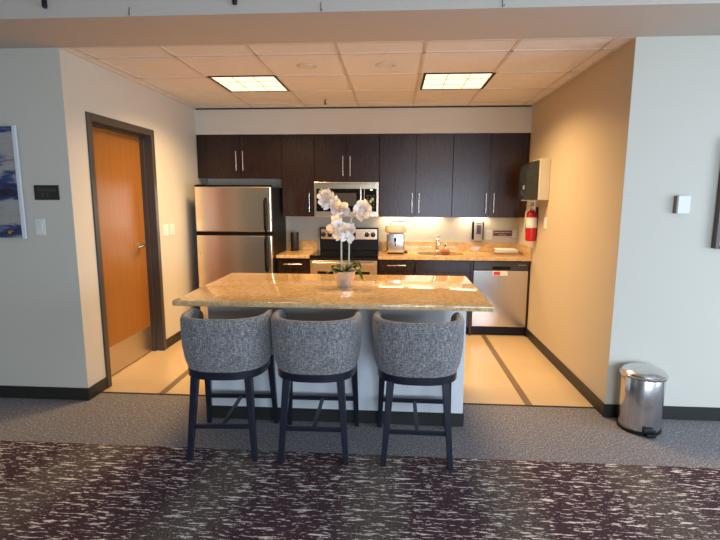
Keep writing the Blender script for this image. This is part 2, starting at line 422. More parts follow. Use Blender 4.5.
# small hooks along the soffit's lower edge, black sockets above them
for x, lb in ((-1.532, 'small wire hook on the soffit edge nearest the left wall'), (-.417, 'small wire hook on the soffit edge above the kitchen middle'), (.585, 'small wire hook on the soffit edge above the right ceiling light')):
    tag(obj('wire_hook', tube(bmesh.new(), [(x, 2.860, H+.05), (x, 2.853, H+.03), (x, 2.850, H+.004), (x+.006, 2.843, H+.002), (x+.008, 2.838, H+.012)], .0022, 6), M_BRONZE, loc=(x, 2.86, H), smooth=True), lb, 'hook', 'wire hooks on the soffit edge')
for x, z, lb in ((-2.03, 2.655, 'black light socket on the soffit face far left'), (-.905, 2.65, 'black light socket on the soffit face above the refrigerator'), (.105, 2.683, 'black light socket on the soffit face right of centre')):
    bm = lathe(bmesh.new(), [(0, -.0), (.011, .0), (.014, .008), (.014, .042), (.010, .05), (.005, .054), (.005, .13), (0, .13)], (x, 2.842, z), 12)
    tag(obj('light_socket', bm, M_BLACK, loc=(x, 2.842, z), smooth=True), lb, 'light socket', 'black sockets hung on the soffit face')

# ------------------------------------------------------------------ wall fittings on the two front walls
t = thing('glass_print', 'abstract blue, grey and orange print in clear acrylic on the left front wall', 'picture', (-3.12, YF, 1.27))
obj('print_panel', B((-3.52, -2.735, YF-.030, YF-.022, 1.27, 2.07)), M_ART1, t)
for a_, b_ in ((-2.735, -2.705), (-3.55, -3.52)): obj('acrylic_edge', B((a_, b_, YF-.034, YF-.016, 1.262, 2.078), bev=.003), M_CLEAR, t)
obj('mounting_block', B((-3.4, -2.85, YF-.022, YF, 1.4, 1.95)), M_BLACK, t)
t = thing('room_sign', 'small black room sign plaque beside the acrylic print', 'sign', (-2.53, YF, 1.545))
obj('sign_board', B((-2.628, -2.438, YF-.008, YF, 1.548, 1.655), bev=.0015), mat('sign_black', (.022, .018, .016), .4), t)
obj('raised_panel', B((-2.600, -2.462, YF-.0095, YF-.008, 1.610, 1.630), (-2.575, -2.555, YF-.0095, YF-.008, 1.57, 1.60), (-2.53, -2.52, YF-.0095, YF-.008, 1.57, 1.60)), mat('sign_relief', (.055, .045, .04), .4), t)
def plate(name, lb, cat, x0, x1, z0, z1, kind='switch', group=None):
    t = thing(name, lb, cat, ((x0+x1)/2, YF, z0), group)
    obj('cover_plate', B((x0, x1, YF-.006, YF, z0, z1), bev=.0018), M_WHITE, t)
    xm, zm = (x0+x1)/2, (z0+z1)/2
    obj('rocker', B((xm-.017, xm+.017, YF-.010, YF-.006, zm-.033, zm+.033), bev=.0015), M_WHITE, t)
plate('light_switch', 'single white light switch below the black room sign', 'light switch', -2.645, -2.570, 1.290, 1.408)
# left kitchen wall: two white plates beyond the door
for y0, y1, lb in ((4.76, 4.875, 'white wall switch plate beside the wooden door frame'), (4.925, 5.02, 'white wall switch plate nearer the refrigerator')):
    t = thing('wall_switch', lb, 'light switch', (XL, (y0+y1)/2, 1.17), 'white plates on the wall between door and refrigerator')
    obj('cover_plate', B((XL, XL+.006, y0, y1, 1.17, 1.288), bev=.0018), M_WHITE, t)
    obj('rocker', B((XL+.006, XL+.010, (y0+y1)/2-.017, (y0+y1)/2+.017, 1.197, 1.262), bev=.0015), M_WHITE, t)
t = thing('thermostat', 'white thermostat box on the right front wall', 'thermostat', (1.93, YF, 1.47))
obj('back_box', B((1.890, 1.975, YF-.02, YF, 1.475, 1.592), bev=.002), mat('brown_backplate', (.20, .13, .09), .5), t)
obj('front_cover', B((1.897, 1.977, YF-.042, YF-.02, 1.473, 1.593), bev=.003), M_WHITE, t)
t = thing('framed_picture', 'dark framed picture cut off by the right edge of the view', 'picture', (2.5, YF, 1.24))
obj('picture_frame', B((2.162, 2.192, YF-.045, YF, 1.24, 1.96), (2.9, 2.93, YF-.045, YF, 1.24, 1.96), (2.192, 2.9, YF-.045, YF, 1.24, 1.262), (2.192, 2.9, YF-.045, YF, 1.938, 1.96), bev=.003), mat('walnut_frame', (.10, .065, .05), .4), t)
obj('canvas', B((2.192, 2.9, YF-.03, YF-.004, 1.262, 1.938)), M_ART2, t)

# ------------------------------------------------------------------ upper cabinets
def pull(parent, x, y, z0, z1, horiz=False, name='handle'):
    bm = bmesh.new(); r = .0058
    if horiz:   # x, z0 -> x range in z0,z1 ; x = z height
        z = x
        tube(bm, [(z0, y-.030, z), (z1, y-.030, z)], r, 10)
        for xx in (z0+.02, z1-.02): tube(bm, [(xx, y-.030, z), (xx, y, z)], .004, 8)
    else:
        tube(bm, [(x, y-.030, z0), (x, y-.030, z1)], r, 10)
        for zz in (z0+.02, z1-.02): tube(bm, [(x, y-.030, zz), (x, y, zz)], .004, 8)
    return obj(name, bm, M_CHROME, parent, smooth=True)
ZT = 2.306
def upper(x0, x1, z0, doors, handles, lb, z1=ZT):
    t = thing('wall_cabinet', lb, 'cabinet', ((x0+x1)/2, YB-.002, z0), 'dark wall cabinets above the counter')
    obj('cabinet_body', B((x0+.001, x1-.001, YU+.021, YB-.001, z0, z1-.002)), M_CABDARK if z0 > 1.5 else M_CAB, t)
    g = .0015
    for (a, b), (hxx, h0, h1) in zip(doors, handles):
        d = obj('cabinet_door', B((a+g, b-g, YU+.001, YU+.020, z0-(.016 if z0 < 1.5 else .010), z1-.004), bev=.0015), M_CAB, t)
        pull(d, hxx, YU+.001, h0, h1)
    return t
upper(XL+.003, -1.322, 1.806, [(XL+.003, -1.82), (-1.82, -1.322)], [(-1.862, 1.885, 2.112), (-1.780, 1.885, 2.112)], 'wide short dark wall cabinet above the refrigerator')
upper(-1.320, -.930, 1.363, [(-1.320, -.930)], [(-.990, 1.40, 1.627)], 'narrow tall single-door wall cabinet between refrigerator and microwave')
upper(-.928, -.162, 1.764, [(-.928, -.545), (-.545, -.162)], [(-.588, 1.825, 2.052), (-.503, 1.825, 2.052)], 'short double-door wall cabinet directly above the microwave')
upper(-.160, .690, 1.363, [(-.160, .265), (.265, .690)], [(.225, 1.398, 1.628), (.306, 1.398, 1.628)], 'tall double-door wall cabinet right of the microwave')
upper(.692, XR-.004, 1.363, [(.692, 1.120), (1.120, XR-.004)], [(1.080, 1.40, 1.630), (1.168, 1.40, 1.630)], 'tall double-door wall cabinet in the right corner')
for (a, b), lb in zip(UNDERCAB, ['slim lamp under the wall cabinets above the steel appliance', 'slim lamp under the wall cabinets above the sink', 'slim lamp under the right corner wall cabinet']):
    t = thing('undercabinet_light', lb, 'light', ((a+b)/2, 5.9, 1.363), 'slim lamps under the wall cabinets')
    obj('light_housing', B((a-.01, b+.01, 5.86, 6.035, 1.350, 1.362)), M_WHITE, t)
    obj('lens', B((a+.01, b-.01, 5.87, 6.03, 1.347, 1.350)), M_TUBE, t)

# ------------------------------------------------------------------ refrigerator
fx0, fx1, fy = -2.200, -1.338, 5.245
t = thing('refrigerator', 'stainless top-freezer refrigerator with black sides', 'refrigerator', ((fx0+fx1)/2, 5.65, 0))
obj('body', B((fx0+.004, fx1-.004, fy+.065, 5.98, .03, 1.685), bev=.004), M_BLACK, t)
d = obj('freezer_door', B((fx0, fx1, fy, fy+.055, 1.188, 1.690), bev=.012, seg=3), M_STEEL, t, label='stainless freezer door')
obj('top_edge', B((fx0+.001, fx1-.001, fy+.004, fy+.058, 1.690, 1.706)), M_MATTE, d)
obj('bottom_edge', B((fx0, fx1, fy+.004, fy+.06, 1.150, 1.188)), M_MATTE, d)
d2 = obj('fridge_door', B((fx0, fx1, fy, fy+.055, .09, 1.150), bev=.012, seg=3), M_STEEL, t, label='stainless lower door')
def fhandle(z0, z1, par, top):
    pts = []
    for k in range(13):
        u = k/12; z = z0+(z1-z0)*u
        pts.append((-1.400, fy-.048*min(1, math.sin(PI*u)*3.2)-.004, z))
    obj('handle', tube(bmesh.new(), pts, .013, 10), M_MATTE, par, smooth=True, label='black bar handle')
fhandle(1.20, 1.560, d, 1); fhandle(.745, 1.145, d2, 0)
obj('hinge_cap', B((fx0+.02, fx0+.11, fy+.02, fy+.10, 1.690, 1.712), bev=.004), M_BLACK, t)
obj('toe_grille', B((fx0+.01, fx1-.01, fy+.06, fy+.08, .01, .085)), M_BLACK, t)
for xx in (fx0+.08, fx1-.08): obj('foot', lathe(bmesh.new(), [(0, 0), (.02, 0), (.02, .03), (0, .03)], (xx, 5.4, 0), 12), M_BLACK, t)
for xx in (fx0+.08, fx1-.08): obj('foot', lathe(bmesh.new(), [(0, 0), (.02, 0), (.02, .03), (0, .03)], (xx, 5.9, 0), 12), M_BLACK, t)
obj('badge', B((fx0+.035, fx0+.043, fy-.002, fy+.001, .935, .943)), M_BLACK, d2)

# ------------------------------------------------------------------ base cabinets, counters
YC = 5.43
def basecab(name, x0, x1, lb, fronts):
    t = thing(name, lb, 'cabinet', ((x0+x1)/2, YC+.3, 0), 'dark base cabinets')
    zt = .877 if 'sink' not in name else .70
    obj('cabinet_body', B((x0+.001, x1-.001, YC+.02, YB-.002, .09, zt), (x0+.001, x1-.001, YC+.02, YC+.04, .09, .877)), M_CABDARK, t)
    obj('toe_kick', B((x0+.001, x1-.001, YC+.07, YC+.085, 0, .09)), M_BLACK, t)
    for nm, z0, z1, hh in fronts:
        o = obj(nm, B((x0+.002, x1-.002, YC, YC+.02, z0, z1), bev=.0015), M_CAB, t)
        if hh: pull(o, (z0+z1)/2+.01, YC, (x0+x1)/2-.105, (x0+x1)/2+.105, True)
    return t
basecab('base_cabinet', -1.335, -.948, 'narrow dark drawer cabinet between refrigerator and range', [('drawer', .735, .866, 1), ('cabinet_door', .10, .73, 0)])
basecab('base_cabinet', -.155, .262, 'dark drawer cabinet right of the range under the steel appliance', [('drawer', .735, .866, 1), ('cabinet_door', .10, .73, 0)])
basecab('sink_cabinet', .264, .893, 'dark sink base cabinet with a plain false front', [('false_front', .735, .866, 0), ('cabinet_door', .10, .73, 0)])
o = tag(obj('end_panel', B((1.532, XR-.002, YC, YB-.002, 0, .877)), M_CAB, loc=(1.543, YC, 0)), 'thin dark filler panel between dishwasher and right wall', 'cabinet panel')
o = tag(obj('end_panel', B((.895, .918, YC, YB-.002, 0, .877)), M_CAB, loc=(.906, YC, 0)), 'thin dark panel between sink cabinet and dishwasher', 'cabinet panel')
CT0, CT1 = .879, .914
YE = 5.400
tag(obj('countertop', B((-1.338, -.946, YE, YB-.002, CT0, CT1), bev=.004, seg=2), M_GRAN, loc=(-1.142, 5.7, CT0)), 'short granite countertop between refrigerator and range', 'countertop')
tag(obj('backsplash', B((-1.338, -.946, YB-.022, YB-.001, CT1, 1.03), bev=.002), M_GRAN, loc=(-1.142, YB, CT1)), 'short granite backsplash strip left of the range', 'backsplash')
# right run with an oval sink cut-out
bm = bmesh.new()
X0, X1, Y0, Y1 = -.158, XR-.001, YE, YB-.002
sx, sy, sa, sb = .575, 5.745, .275, .175
def ring_plate(bm, x0, x1, y0, y1, z):
    n = 48; inner = []; outer = []
    for k in range(n):
        th = 2*PI*k/n
        ix, iy = sell(sa, sb, th, 3.0); inner.append(bm.verts.new((sx+ix, sy+iy, z)))
        c, s = math.cos(th), math.sin(th)
        tx = ((x1-sx) if c > 0 else (sx-x0))/max(abs(c), 1e-9); ty = ((y1-sy) if s > 0 else (sy-y0))/max(abs(s), 1e-9)
        q = min(tx, ty); outer.append(bm.verts.new((sx+c*q, sy+s*q, z)))
    return inner, outer
it, ot = ring_plate(bm, X0, X1, Y0, Y1, CT1); ib, ob = ring_plate(bm, X0, X1, Y0, Y1, CT0)
n = 48
cor = [(X1, Y1), (X0, Y1), (X0, Y0), (X1, Y0)]
for k in range(n):
    k2 = (k+1) % n
    def fill(o, i, z):
        a, b = o[k], o[k2]
        va, vb = a.co, b.co
        if abs(va.x-vb.x) > 1e-6 and abs(va.y-vb.y) > 1e-6:
            cx, cy = min(cor, key=lambda c: (Vector((c[0], c[1], z))-(va+vb)/2).length)
            cv = bm.verts.new((cx, cy, z)); bm.faces.new((i[k], i[k2], b, cv, a)); return cv
        bm.faces.new((i[k], i[k2], b, a)); return None
    ct, cb = fill(ot, it, CT1), fill(ob, ib, CT0)
    bm.faces.new((it[k], it[k2], ib[k2], ib[k]))
    if ct: bm.faces.new((ot[k], ct, cb, ob[k])); bm.faces.new((ct, ot[k2], ob[k2], cb))
    else: bm.faces.new((ot[k], ot[k2], ob[k2], ob[k]))
tag(obj('countertop', bm, M_GRAN, loc=(.7, 5.7, CT0)), 'long granite countertop with sink running to the right wall', 'countertop')
tag(obj('backsplash', B((-.158, XR-.024, YB-.022, YB-.001, CT1, 1.03), bev=.002), M_GRAN, loc=(.7, YB, CT1)), 'long granite backsplash strip behind the sink', 'backsplash')
tag(obj('backsplash', B((XR-.022, XR-.001, YE+.01, YB-.001, CT1, 1.03), bev=.002), M_GRAN, loc=(XR, 5.7, CT1)), 'granite side splash against the right wall', 'backsplash')
# sink bowl
bm = bmesh.new(); rings = []
for s, z in ((1.03, CT0-.001), (1.0, CT0-.002), (.98, CT0-.03), (.93, .745), (.80, .725), (.15, .720)):
    rings.append([bm.verts.new((sx+sell(sa, sb, 2*PI*k/48, 3)[0]*s, sy+sell(sa, sb, 2*PI*k/48, 3)[1]*s, z)) for k in range(48)])
for a, b in zip(rings, rings[1:]):
    for k in range(48): bm.faces.new((a[k], a[(k+1) % 48], b[(k+1) % 48], b[k]))
bm.faces.new(rings[-1])
t = thing('sink', 'oval undermount stainless sink in the granite counter', 'sink', (sx, sy, .72))
obj('bowl', bm, steel('sink_steel', .4, (.30, .25, .2)), t, smooth=True)
obj('drain', lathe(bmesh.new(), [(0, .004), (.03, .004), (.042, .001), (.042, 0)], (sx, sy, .720), 24), M_CHROME, t, smooth=True)
# faucet
fx, fyy = .560, 5.965
t = thing('faucet', 'chrome single-lever faucet behind the sink', 'faucet', (fx, fyy, CT1))
obj('faucet_body', lathe(bmesh.new(), [(0, 0), (.030, 0), (.030, .008), (.022, .016), (.021, .11), (.024, .12), (.024, .15), (.015, .162), (0, .165)], (fx, fyy, CT1), 24), M_CHROME, t, smooth=True)
obj('spout', tube(bmesh.new(), [(fx, fyy-.015, CT1+.085), (fx, fyy-.06, CT1+.115), (fx, fyy-.12, CT1+.120), (fx, fyy-.165, CT1+.105), (fx, fyy-.172, CT1+.085)], [.015, .014, .013, .013, .012], 12), M_CHROME, t, smooth=True)
obj('lever', tube(bmesh.new(), [(fx, fyy, CT1+.160), (fx+.015, fyy, CT1+.185), (fx+.03, fyy-.01, CT1+.20)], [.008, .007, .006], 8), M_CHROME, t, smooth=True)
obj('side_spray', lathe(bmesh.new(), [(0, 0), (.018, 0), (.018, .01), (.012, .02), (.012, .07), (.016, .09), (.010, .10), (0, .10)], (fx+.10, fyy, CT1), 16), M_CHROME, t, smooth=True)
tag(obj('sponge', B((.600, .705, 5.885, 5.935, CT1, CT1+.032), bev=.005, seg=2), M_SPONGE, loc=(.65, 5.91, CT1)), 'orange-red sponge on the counter beside the faucet', 'sponge')

# ------------------------------------------------------------------ dishwasher
t = thing('dishwasher', 'stainless dishwasher with black control strip under the counter', 'dishwasher', (1.225, 5.7, 0))
obj('body', B((.921, 1.529, YC+.03, YB-.03, .02, .872)), M_BLACK, t)
obj('door_panel', B((.923, 1.527, YC-.012, YC+.028, .115, .765), bev=.004, seg=2), steel('dishwasher_steel', .19, (.66, .62, .57), (.15, .15, 6)), t, label='stainless door panel')
c = obj('control_panel', B((.923, 1.527, YC-.010, YC+.028, .770, .872), bev=.004, seg=2), mat('control_black', (.03, .028, .024), .3), t)
obj('handle_recess', B((1.13, 1.33, YC-.014, YC-.009, .777, .812), bev=.003), M_BLACKG, c)
obj('buttons', B(*[(1.42+.022*k, 1.43+.022*k, YC-.0125, YC-.009, .825, .835) for k in range(4)]), M_GREYPL, c)
obj('toe_kick', B((.921, 1.529, YC+.06, YC+.075, 0, .112)), M_BLACK, t)
t = thing('dishwasher_magnet', 'small red and white slide magnet on the dishwasher door', 'magnet', (1.22, YC-.013, .71))
obj('magnet_base', B((1.135, 1.300, YC-.0155, YC-.0125, .708, .762), bev=.001), M_PAPER, t)
obj('red_slide', B((1.145, 1.215, YC-.0185, YC-.0155, .716, .754), bev=.001), mat('magnet_red', (.6, .03, .06), .4), t)

# ------------------------------------------------------------------ range
rx0, rx1 = -.942, -.162
t = thing('range', 'stainless electric range with black glass cooktop', 'stove', ((rx0+rx1)/2, 5.7, 0))
obj('body', B((rx0+.003, rx1-.003, 5.44, 6.02, .03, .900)), M_BLACK, t)
ck = obj('cooktop', B((rx0, rx1, 5.385, 5.955, .900, .918), bev=.004, seg=2), M_BLACKG, t)
for x, y, r in ((-.74, 5.56, .10), (-.36, 5.56, .08), (-.74, 5.82, .08), (-.36, 5.82, .10)):
    obj('burner_ring', lathe(bmesh.new(), [(r-.004, .0002), (r, .0006), (r+.001, .0002)], (x, y, .918), 40), M_GREYG, ck)
bg = obj('backguard', B((rx0+.035, rx1-.012, 5.955, 6.03, .918, 1.200), bev=.006, seg=2), M_BLACK, t)
obj('control_panel', B((rx0+.048, rx1-.024, 5.947, 5.958, 1.055, 1.188), bev=.003), M_STEEL, bg, label='stainless control panel')
obj('clock_display', B((-.585, -.455, 5.941, 5.948, 1.075, 1.160), bev=.002), M_BLACKG, bg)
for x in (-.862, -.782, -.315, -.240):
    k = obj('knob', lathe(bmesh.new(), [(0, -.030), (.022, -.030), (.026, -.006), (.030, 0), (0, 0)], (x, 5.947, 1.115), 24, 'Y'), M_BLACK, bg, smooth=True)
    obj('knob_pointer', B((x-.002, x+.002, 5.915, 5.918, 1.116, 1.135)), M_PAPER, k)
obj('front_lip', B((rx0+.002, rx1-.002, 5.39, 5.44, .868, .899), bev=.003), M_BLACK, t)
od = obj('oven_door', B((rx0+.004, rx1-.004, 5.385, 5.438, .24, .864), bev=.006, seg=2), M_STEEL, t, label='stainless oven door')
obj('oven_window', B((rx0+.09, rx1-.09, 5.381, 5.386, .36, .735), bev=.002), M_BLACKG, od)
bm = tube(bmesh.new(), [(rx0+.045, 5.335, .838), (rx1-.045, 5.335, .838)], .014, 12)
for x in (rx0+.07, rx1-.07): tube(bm, [(x, 5.335, .838), (x, 5.388, .838)], .010, 8)
obj('handle', bm, M_CHROME, od, smooth=True, label='round bar handle')
obj('storage_drawer', B((rx0+.004, rx1-.004, 5.39, 5.438, .06, .232), bev=.005), M_STEEL, t)
for x in (rx0+.06, rx1-.06):
    for y in (5.5, 5.95): obj('foot', lathe(bmesh.new(), [(0, 0), (.018, 0), (.018, .03), (0, .03)], (x, y, 0), 12), M_BLACK, t)

# ------------------------------------------------------------------ microwave
mx0, mx1, my = -.926, -.164, 5.650
t = thing('microwave', 'over-the-range stainless microwave with black glass door', 'microwave', ((mx0+mx1)/2, 5.85, 1.36))
obj('body', B((mx0, mx1, my+.022, YB-.002, 1.350, 1.752)), M_BLACK, t)
obj('front_frame', B((mx0, mx1, my, my+.022, 1.350, 1.752), bev=.004, seg=2), M_STEEL, t, label='stainless front frame')
md = obj('microwave_door', B((mx0+.028, -.335, my-.006, my, 1.410, 1.675), bev=.003), M_BLACKG, t, label='black glass door')
obj('door_window', B((-.70, -.425, my-.0075, my-.006, 1.475, 1.625)), M_GREYG, md)
bm = tube(bmesh.new(), [(-.372, my-.035, 1.405), (-.372, my-.035, 1.685)], .013, 12)
for z in (1.445, 1.68): tube(bm, [(-.372, my-.035, z), (-.372, my-.003, z)], .008, 8)
obj('handle', bm, M_CHROME, md, smooth=True, label='vertical steel handle')
cp = obj('control_panel', B((-.330, mx1-.025, my-.006, my, 1.410, 1.675), bev=.003), M_BLACKG, t)
obj('display', B((-.265, -.235, my-.0072, my-.006, 1.655, 1.668)), M_LED, cp)
for r in range(5):
    for c in range(3): obj('button', B((-.295+.034*c, -.285+.034*c, my-.0072, my-.006, 1.455+.034*r, 1.460+.034*r)), M_GREYPL, cp)
obj('top_vent', B(*[(mx0+.05+k*.068, mx0+.11+k*.068, my-.001, my+.001, 1.728, 1.733) for k in range(10)]), M_BLACK, t)

# ------------------------------------------------------------------ things on the counters
ax, ay = .040, 5.72
t = thing('ice_maker', 'upright stainless countertop appliance with rounded cream lid', 'countertop appliance', (ax, ay, CT1))
obj('body', B((ax-.105, ax+.105, ay-.10, ay+.12, CT1+.012, CT1+.255), bev=.022, seg=4), M_STEELV, t, smooth=True)
obj('base', B((ax-.095, ax+.095, ay-.095, ay+.115, CT1, CT1+.016), bev=.006), M_BLACK, t)
bm = bmesh.new(); rings = []
for s, z in ((1.0, .250), (1.18, .262), (1.22, .285), (1.16, .318), (1.0, .336), (.5, .343)):
    rings.append([bm.verts.new((ax+sell(.107, .125, 2*PI*k/32, 3)[0]*s, ay+.01+sell(.107, .125, 2*PI*k/32, 3)[1]*s, CT1+z)) for k in range(32)])
for a, b in zip(rings, rings[1:]):
    for k in range(32): bm.faces.new((a[k], a[(k+1) % 32], b[(k+1) % 32], b[k]))
bm.faces.new(rings[-1]); bm.faces.new(list(reversed(rings[0])))
obj('lid', bm, M_CREAMLID, t, smooth=True, label='rounded cream lid')
obj('lid_handle', tube(bmesh.new(), [(ax-.07, ay, CT1+.34), (ax-.05, ay, CT1+.377), (ax, ay, CT1+.385), (ax+.055, ay, CT1+.38), (ax+.11, ay, CT1+.377)], .006, 8), M_BRONZE, t, smooth=True)
bm = lathe(bmesh.new(), [(0, -.03), (.014, -.028), (.018, -.01), (.018, 0), (0, 0)], (ax-.004, ay-.10, CT1+.17), 16, 'Y', 1, 1.7)
tube(bm, [(ax-.004, ay-.12, CT1+.15), (ax-.004, ay-.124, CT1+.10)], .006, 8)
obj('tap', bm, M_BLACK, t, smooth=True, label='black tap')
obj('power_cord', tube(bmesh.new(), [(ax-.09, ay+.08, CT1+.03), (ax-.13, ay+.09, CT1+.005), (ax-.17, ay+.16, CT1+.005), (ax-.175, ay+.25, CT1+.05), (ax-.18, YB-.026, CT1+.11)], .0035, 6), M_BLACK, t, smooth=True)
obj('drip_plug', B((ax+.098, ax+.145, ay+.03, ay+.075, CT1, CT1+.022), bev=.004), M_BLACK, t)

t = thing('speaker', 'black cylindrical smart speaker on the counter beside the refrigerator', 'speaker', (-1.212, 5.88, CT1))
obj('speaker_grille', lathe(bmesh.new(), [(0, 0), (.047, 0), (.050, .005), (.050, .225), (.046, .235), (0, .237)], (-1.212, 5.88, CT1), 32), mat('speaker_black', (.012, .012, .014), .45), t, smooth=True)
obj('light_ring', lathe(bmesh.new(), [(.040, .2372), (.044, .239), (.047, .2365)], (-1.212, 5.88, CT1), 32), M_GREYPL, t, smooth=True)
obj('power_cord', tube(bmesh.new(), [(-1.25, 5.91, CT1+.006), (-1.29, 5.94, CT1+.005), (-1.31, 5.99, CT1+.03), (-1.312, 6.02, CT1+.12)], .003, 6), M_BLACK, t, smooth=True)

tag(obj('serving_tray', B((1.215, 1.525, 5.70, 5.93, CT1, CT1+.010), (1.215, 1.225, 5.70, 5.93, CT1+.01, CT1+.022), (1.515, 1.525, 5.70, 5.93, CT1+.01, CT1+.022), (1.215, 1.525, 5.70, 5.71, CT1+.01, CT1+.022), (1.215, 1.525, 5.92, 5.93, CT1+.01, CT1+.022)), M_TRAY, loc=(1.37, 5.8, CT1)), 'shallow brown tray on the counter in the right corner', 'tray')
bm = bmesh.new()
for k, (dx, dy) in enumerate(((0, 0), (.006, -.004), (-.005, .003))):
    rbox(bm, 1.24+dx, 1.488+dx, 5.735+dy, 5.905+dy, CT1+.011+.016*k, CT1+.0255+.016*k, bev=.006, seg=3)
tag(obj('paper_towel_stack', bm, M_PAPER, loc=(1.36, 5.82, CT1+.01), smooth=True), 'low stack of folded white paper towels on the brown tray', 'paper towels')

# back wall: soap dispenser, outlets, sign
def wplate(name, lb, cat, x0, x1, z0, z1, slots=True, group=None):
    t = thing(name, lb, cat, ((x0+x1)/2, YB, z0), group)
    obj('cover_plate', B((x0, x1, YB-.006, YB-.0005, z0, z1), bev=.0018), M_WHITE, t)
    xm, zm = (x0+x1)/2, (z0+z1)/2
    for dz in (-.021, .021):
        r = obj('socket', B((xm-.015, xm+.015, YB-.0085, YB-.006, zm+dz-.013, zm+dz+.013), bev=.002), M_WHITE, t)
        obj('slots', B((xm-.007, xm-.005, YB-.009, YB-.0084, zm+dz-.002, zm+dz+.007), (xm+.005, xm+.007, YB-.009, YB-.0084, zm+dz-.002, zm+dz+.007)), M_BLACK, r)
wplate('power_outlet', 'white double outlet between soap dispenser and maroon sign', 'outlet', 1.160, 1.235, 1.062, 1.180)
wplate('power_outlet', 'white double outlet between maroon sign and right corner', 'outlet', 1.490, 1.545, 1.085, 1.185)
t = thing('soap_dispenser', 'grey and black wall soap dispenser above the counter', 'soap dispenser', (1.055, YB, 1.05))
obj('back_plate', B((.985, 1.127, YB-.045, YB-.0005, 1.060, 1.288), bev=.010, seg=3), M_BLACK, t, smooth=True)
bm = rbox(bmesh.new(), 1.006, 1.108, YB-.095, YB-.04, 1.045, 1.298, bev=.018, seg=4)
obj('front_cover', bm, M_GREYPL, t, smooth=True, label='light grey front cover')
obj('level_window', B((1.030, 1.082, YB-.0965, YB-.0945, 1.135, 1.245), bev=.0008), mat('dispenser_window', (.07, .06, .07), .6), t)
obj('brand_bar', B((1.028, 1.084, YB-.0962, YB-.0945, 1.262, 1.267)), M_BLACK, t)
t = thing('kitchen_sign', 'small maroon notice with white lettering above the backsplash', 'sign', (1.36, YB, 1.11))
obj('sign_board', B((1.252, 1.478, YB-.006, YB-.0005, 1.108, 1.175), bev=.001), M_SIGNRED, t)
obj('sign_text', text_bm('Please Keep Kitchen', .024, (1.365, YB-.0065, 1.152), (PI/2, 0, 0)), M_PAPER, t)
obj('sign_text', text_bm('Area Clean', .019, (1.365, YB-.0065, 1.124), (PI/2, 0, 0)), M_PAPER, t)

# right wall: towel dispenser, extinguisher, outlet
t = thing('towel_dispenser', 'paper towel dispenser with smoked cover on the right wall', 'towel dispenser', (XR, 5.08, 1.54))
obj('housing', B((1.447, XR-.0005, 4.945, 5.215, 1.553, 1.960), bev=.006, seg=2), M_BEIGE, t, label='beige plastic housing')
bm = bmesh.new(); prof = []
for k in range(13):
    pass
prof = [(1.447, 1.945)] + [(1.447-.122*math.sin(PI/2*k/10), 1.845+.10*math.cos(PI/2*k/10)) for k in range(1, 11)] + [(1.320, 1.62), (1.335, 1.575), (1.365, 1.556), (1.447, 1.556)]
f1 = [bm.verts.new((x, 4.950, z)) for x, z in prof]; f2 = [bm.verts.new((x, 5.210, z)) for x, z in prof]
bm.faces.new(f1); bm.faces.new(list(reversed(f2)))
for k in range(len(prof)): bm.faces.new((f1[k], f1[(k+1) % len(prof)], f2[(k+1) % len(prof)], f2[k]))
cv = obj('smoked_cover', bm, M_SMOKE, t, smooth=True, label='translucent dark cover')
obj('cover_latch', B((1.316, 1.326, 4.99, 5.03, 1.66, 1.70)), M_GREYPL, cv)
bm = lathe(bmesh.new(), [(0, 0), (.020, 0), (.020, -.002), (.055, -.002), (.055, .225), (0, .225)], (1.388, 4.968, 1.80), 32, 'Y')
obj('towel_roll', bm, mat('brown_paper_roll', (.40, .42, .45), .7), t, smooth=True)
obj('feed_slot', B((1.35, 1.44, 4.96, 5.20, 1.545, 1.556)), M_GREYPL, t)

ex, ey = 1.494, 5.290
t = thing('fire_extinguisher', 'red fire extinguisher with white label below the towel dispenser', 'fire extinguisher', (ex, ey, 1.115))
obj('cylinder', lathe(bmesh.new(), [(0, 0), (.048, 0), (.056, .008), (.057, .02), (.057, .27), (.050, .30), (.030, .322), (.018, .33), (0, .33)], (ex, ey, 1.115), 32), M_RED, t, smooth=True)
bm = lathe(bmesh.new(), [(.0575, 0), (.0580, .001), (.0580, .108), (.0575, .109)], (ex, ey, 1.258), 32)
obj('paper_label', bm, M_PAPER, t, smooth=True, label='white instruction label')
bm = lathe(bmesh.new(), [(0, 0), (.018, 0), (.020, .02), (.014, .035), (.014, .05), (0, .05)], (ex, ey, 1.442), 16)
rbox(bm, ex-.06, ex+.02, ey-.010, ey+.010, 1.492, 1.500, bev=.002); rbox(bm, ex-.055, ex+.02, ey-.010, ey+.010, 1.520, 1.528, bev=.002)
rbox(bm, ex-.012, ex+.015, ey-.012, ey+.012, 1.495, 1.530)
obj('valve_lever', bm, M_GREYPL, t)
obj('gauge', lathe(bmesh.new(), [(0, -.02), (.016, -.02), (.016, 0), (0, 0)], (ex+.006, ey-.012, 1.475), 16, 'Y'), M_PAPER, t)
obj('hose', tube(bmesh.new(), [(ex-.01, ey-.01, 1.475), (ex-.045, ey-.015, 1.47), (ex-.066, ey-.012, 1.42), (ex-.069, ey-.008, 1.30), (ex-.069, ey-.006, 1.21)], [.007, .007, .007, .008, .011], 10), mat('hose_grey', (.5, .47, .42), .4), t, smooth=True)
obj('wall_bracket', B((ex+.045, XR-.0005, ey-.02, ey+.02, 1.17, 1.48)), M_BLACK, t)
t = thing('power_outlet', 'single cream outlet on the right wall below the towel dispenser', 'outlet', (XR, 4.98, 1.25))
obj('cover_plate', B((XR-.006, XR-.0005, 4.945, 5.045, 1.26, 1.385), bev=.0018), M_WHITE, t)
obj('socket', lathe(bmesh.new(), [(0, -.002), (.015, -.002), (.017, 0)], (XR-.006, 4.995, 1.322), 20, 'X'), M_WHITE, t)

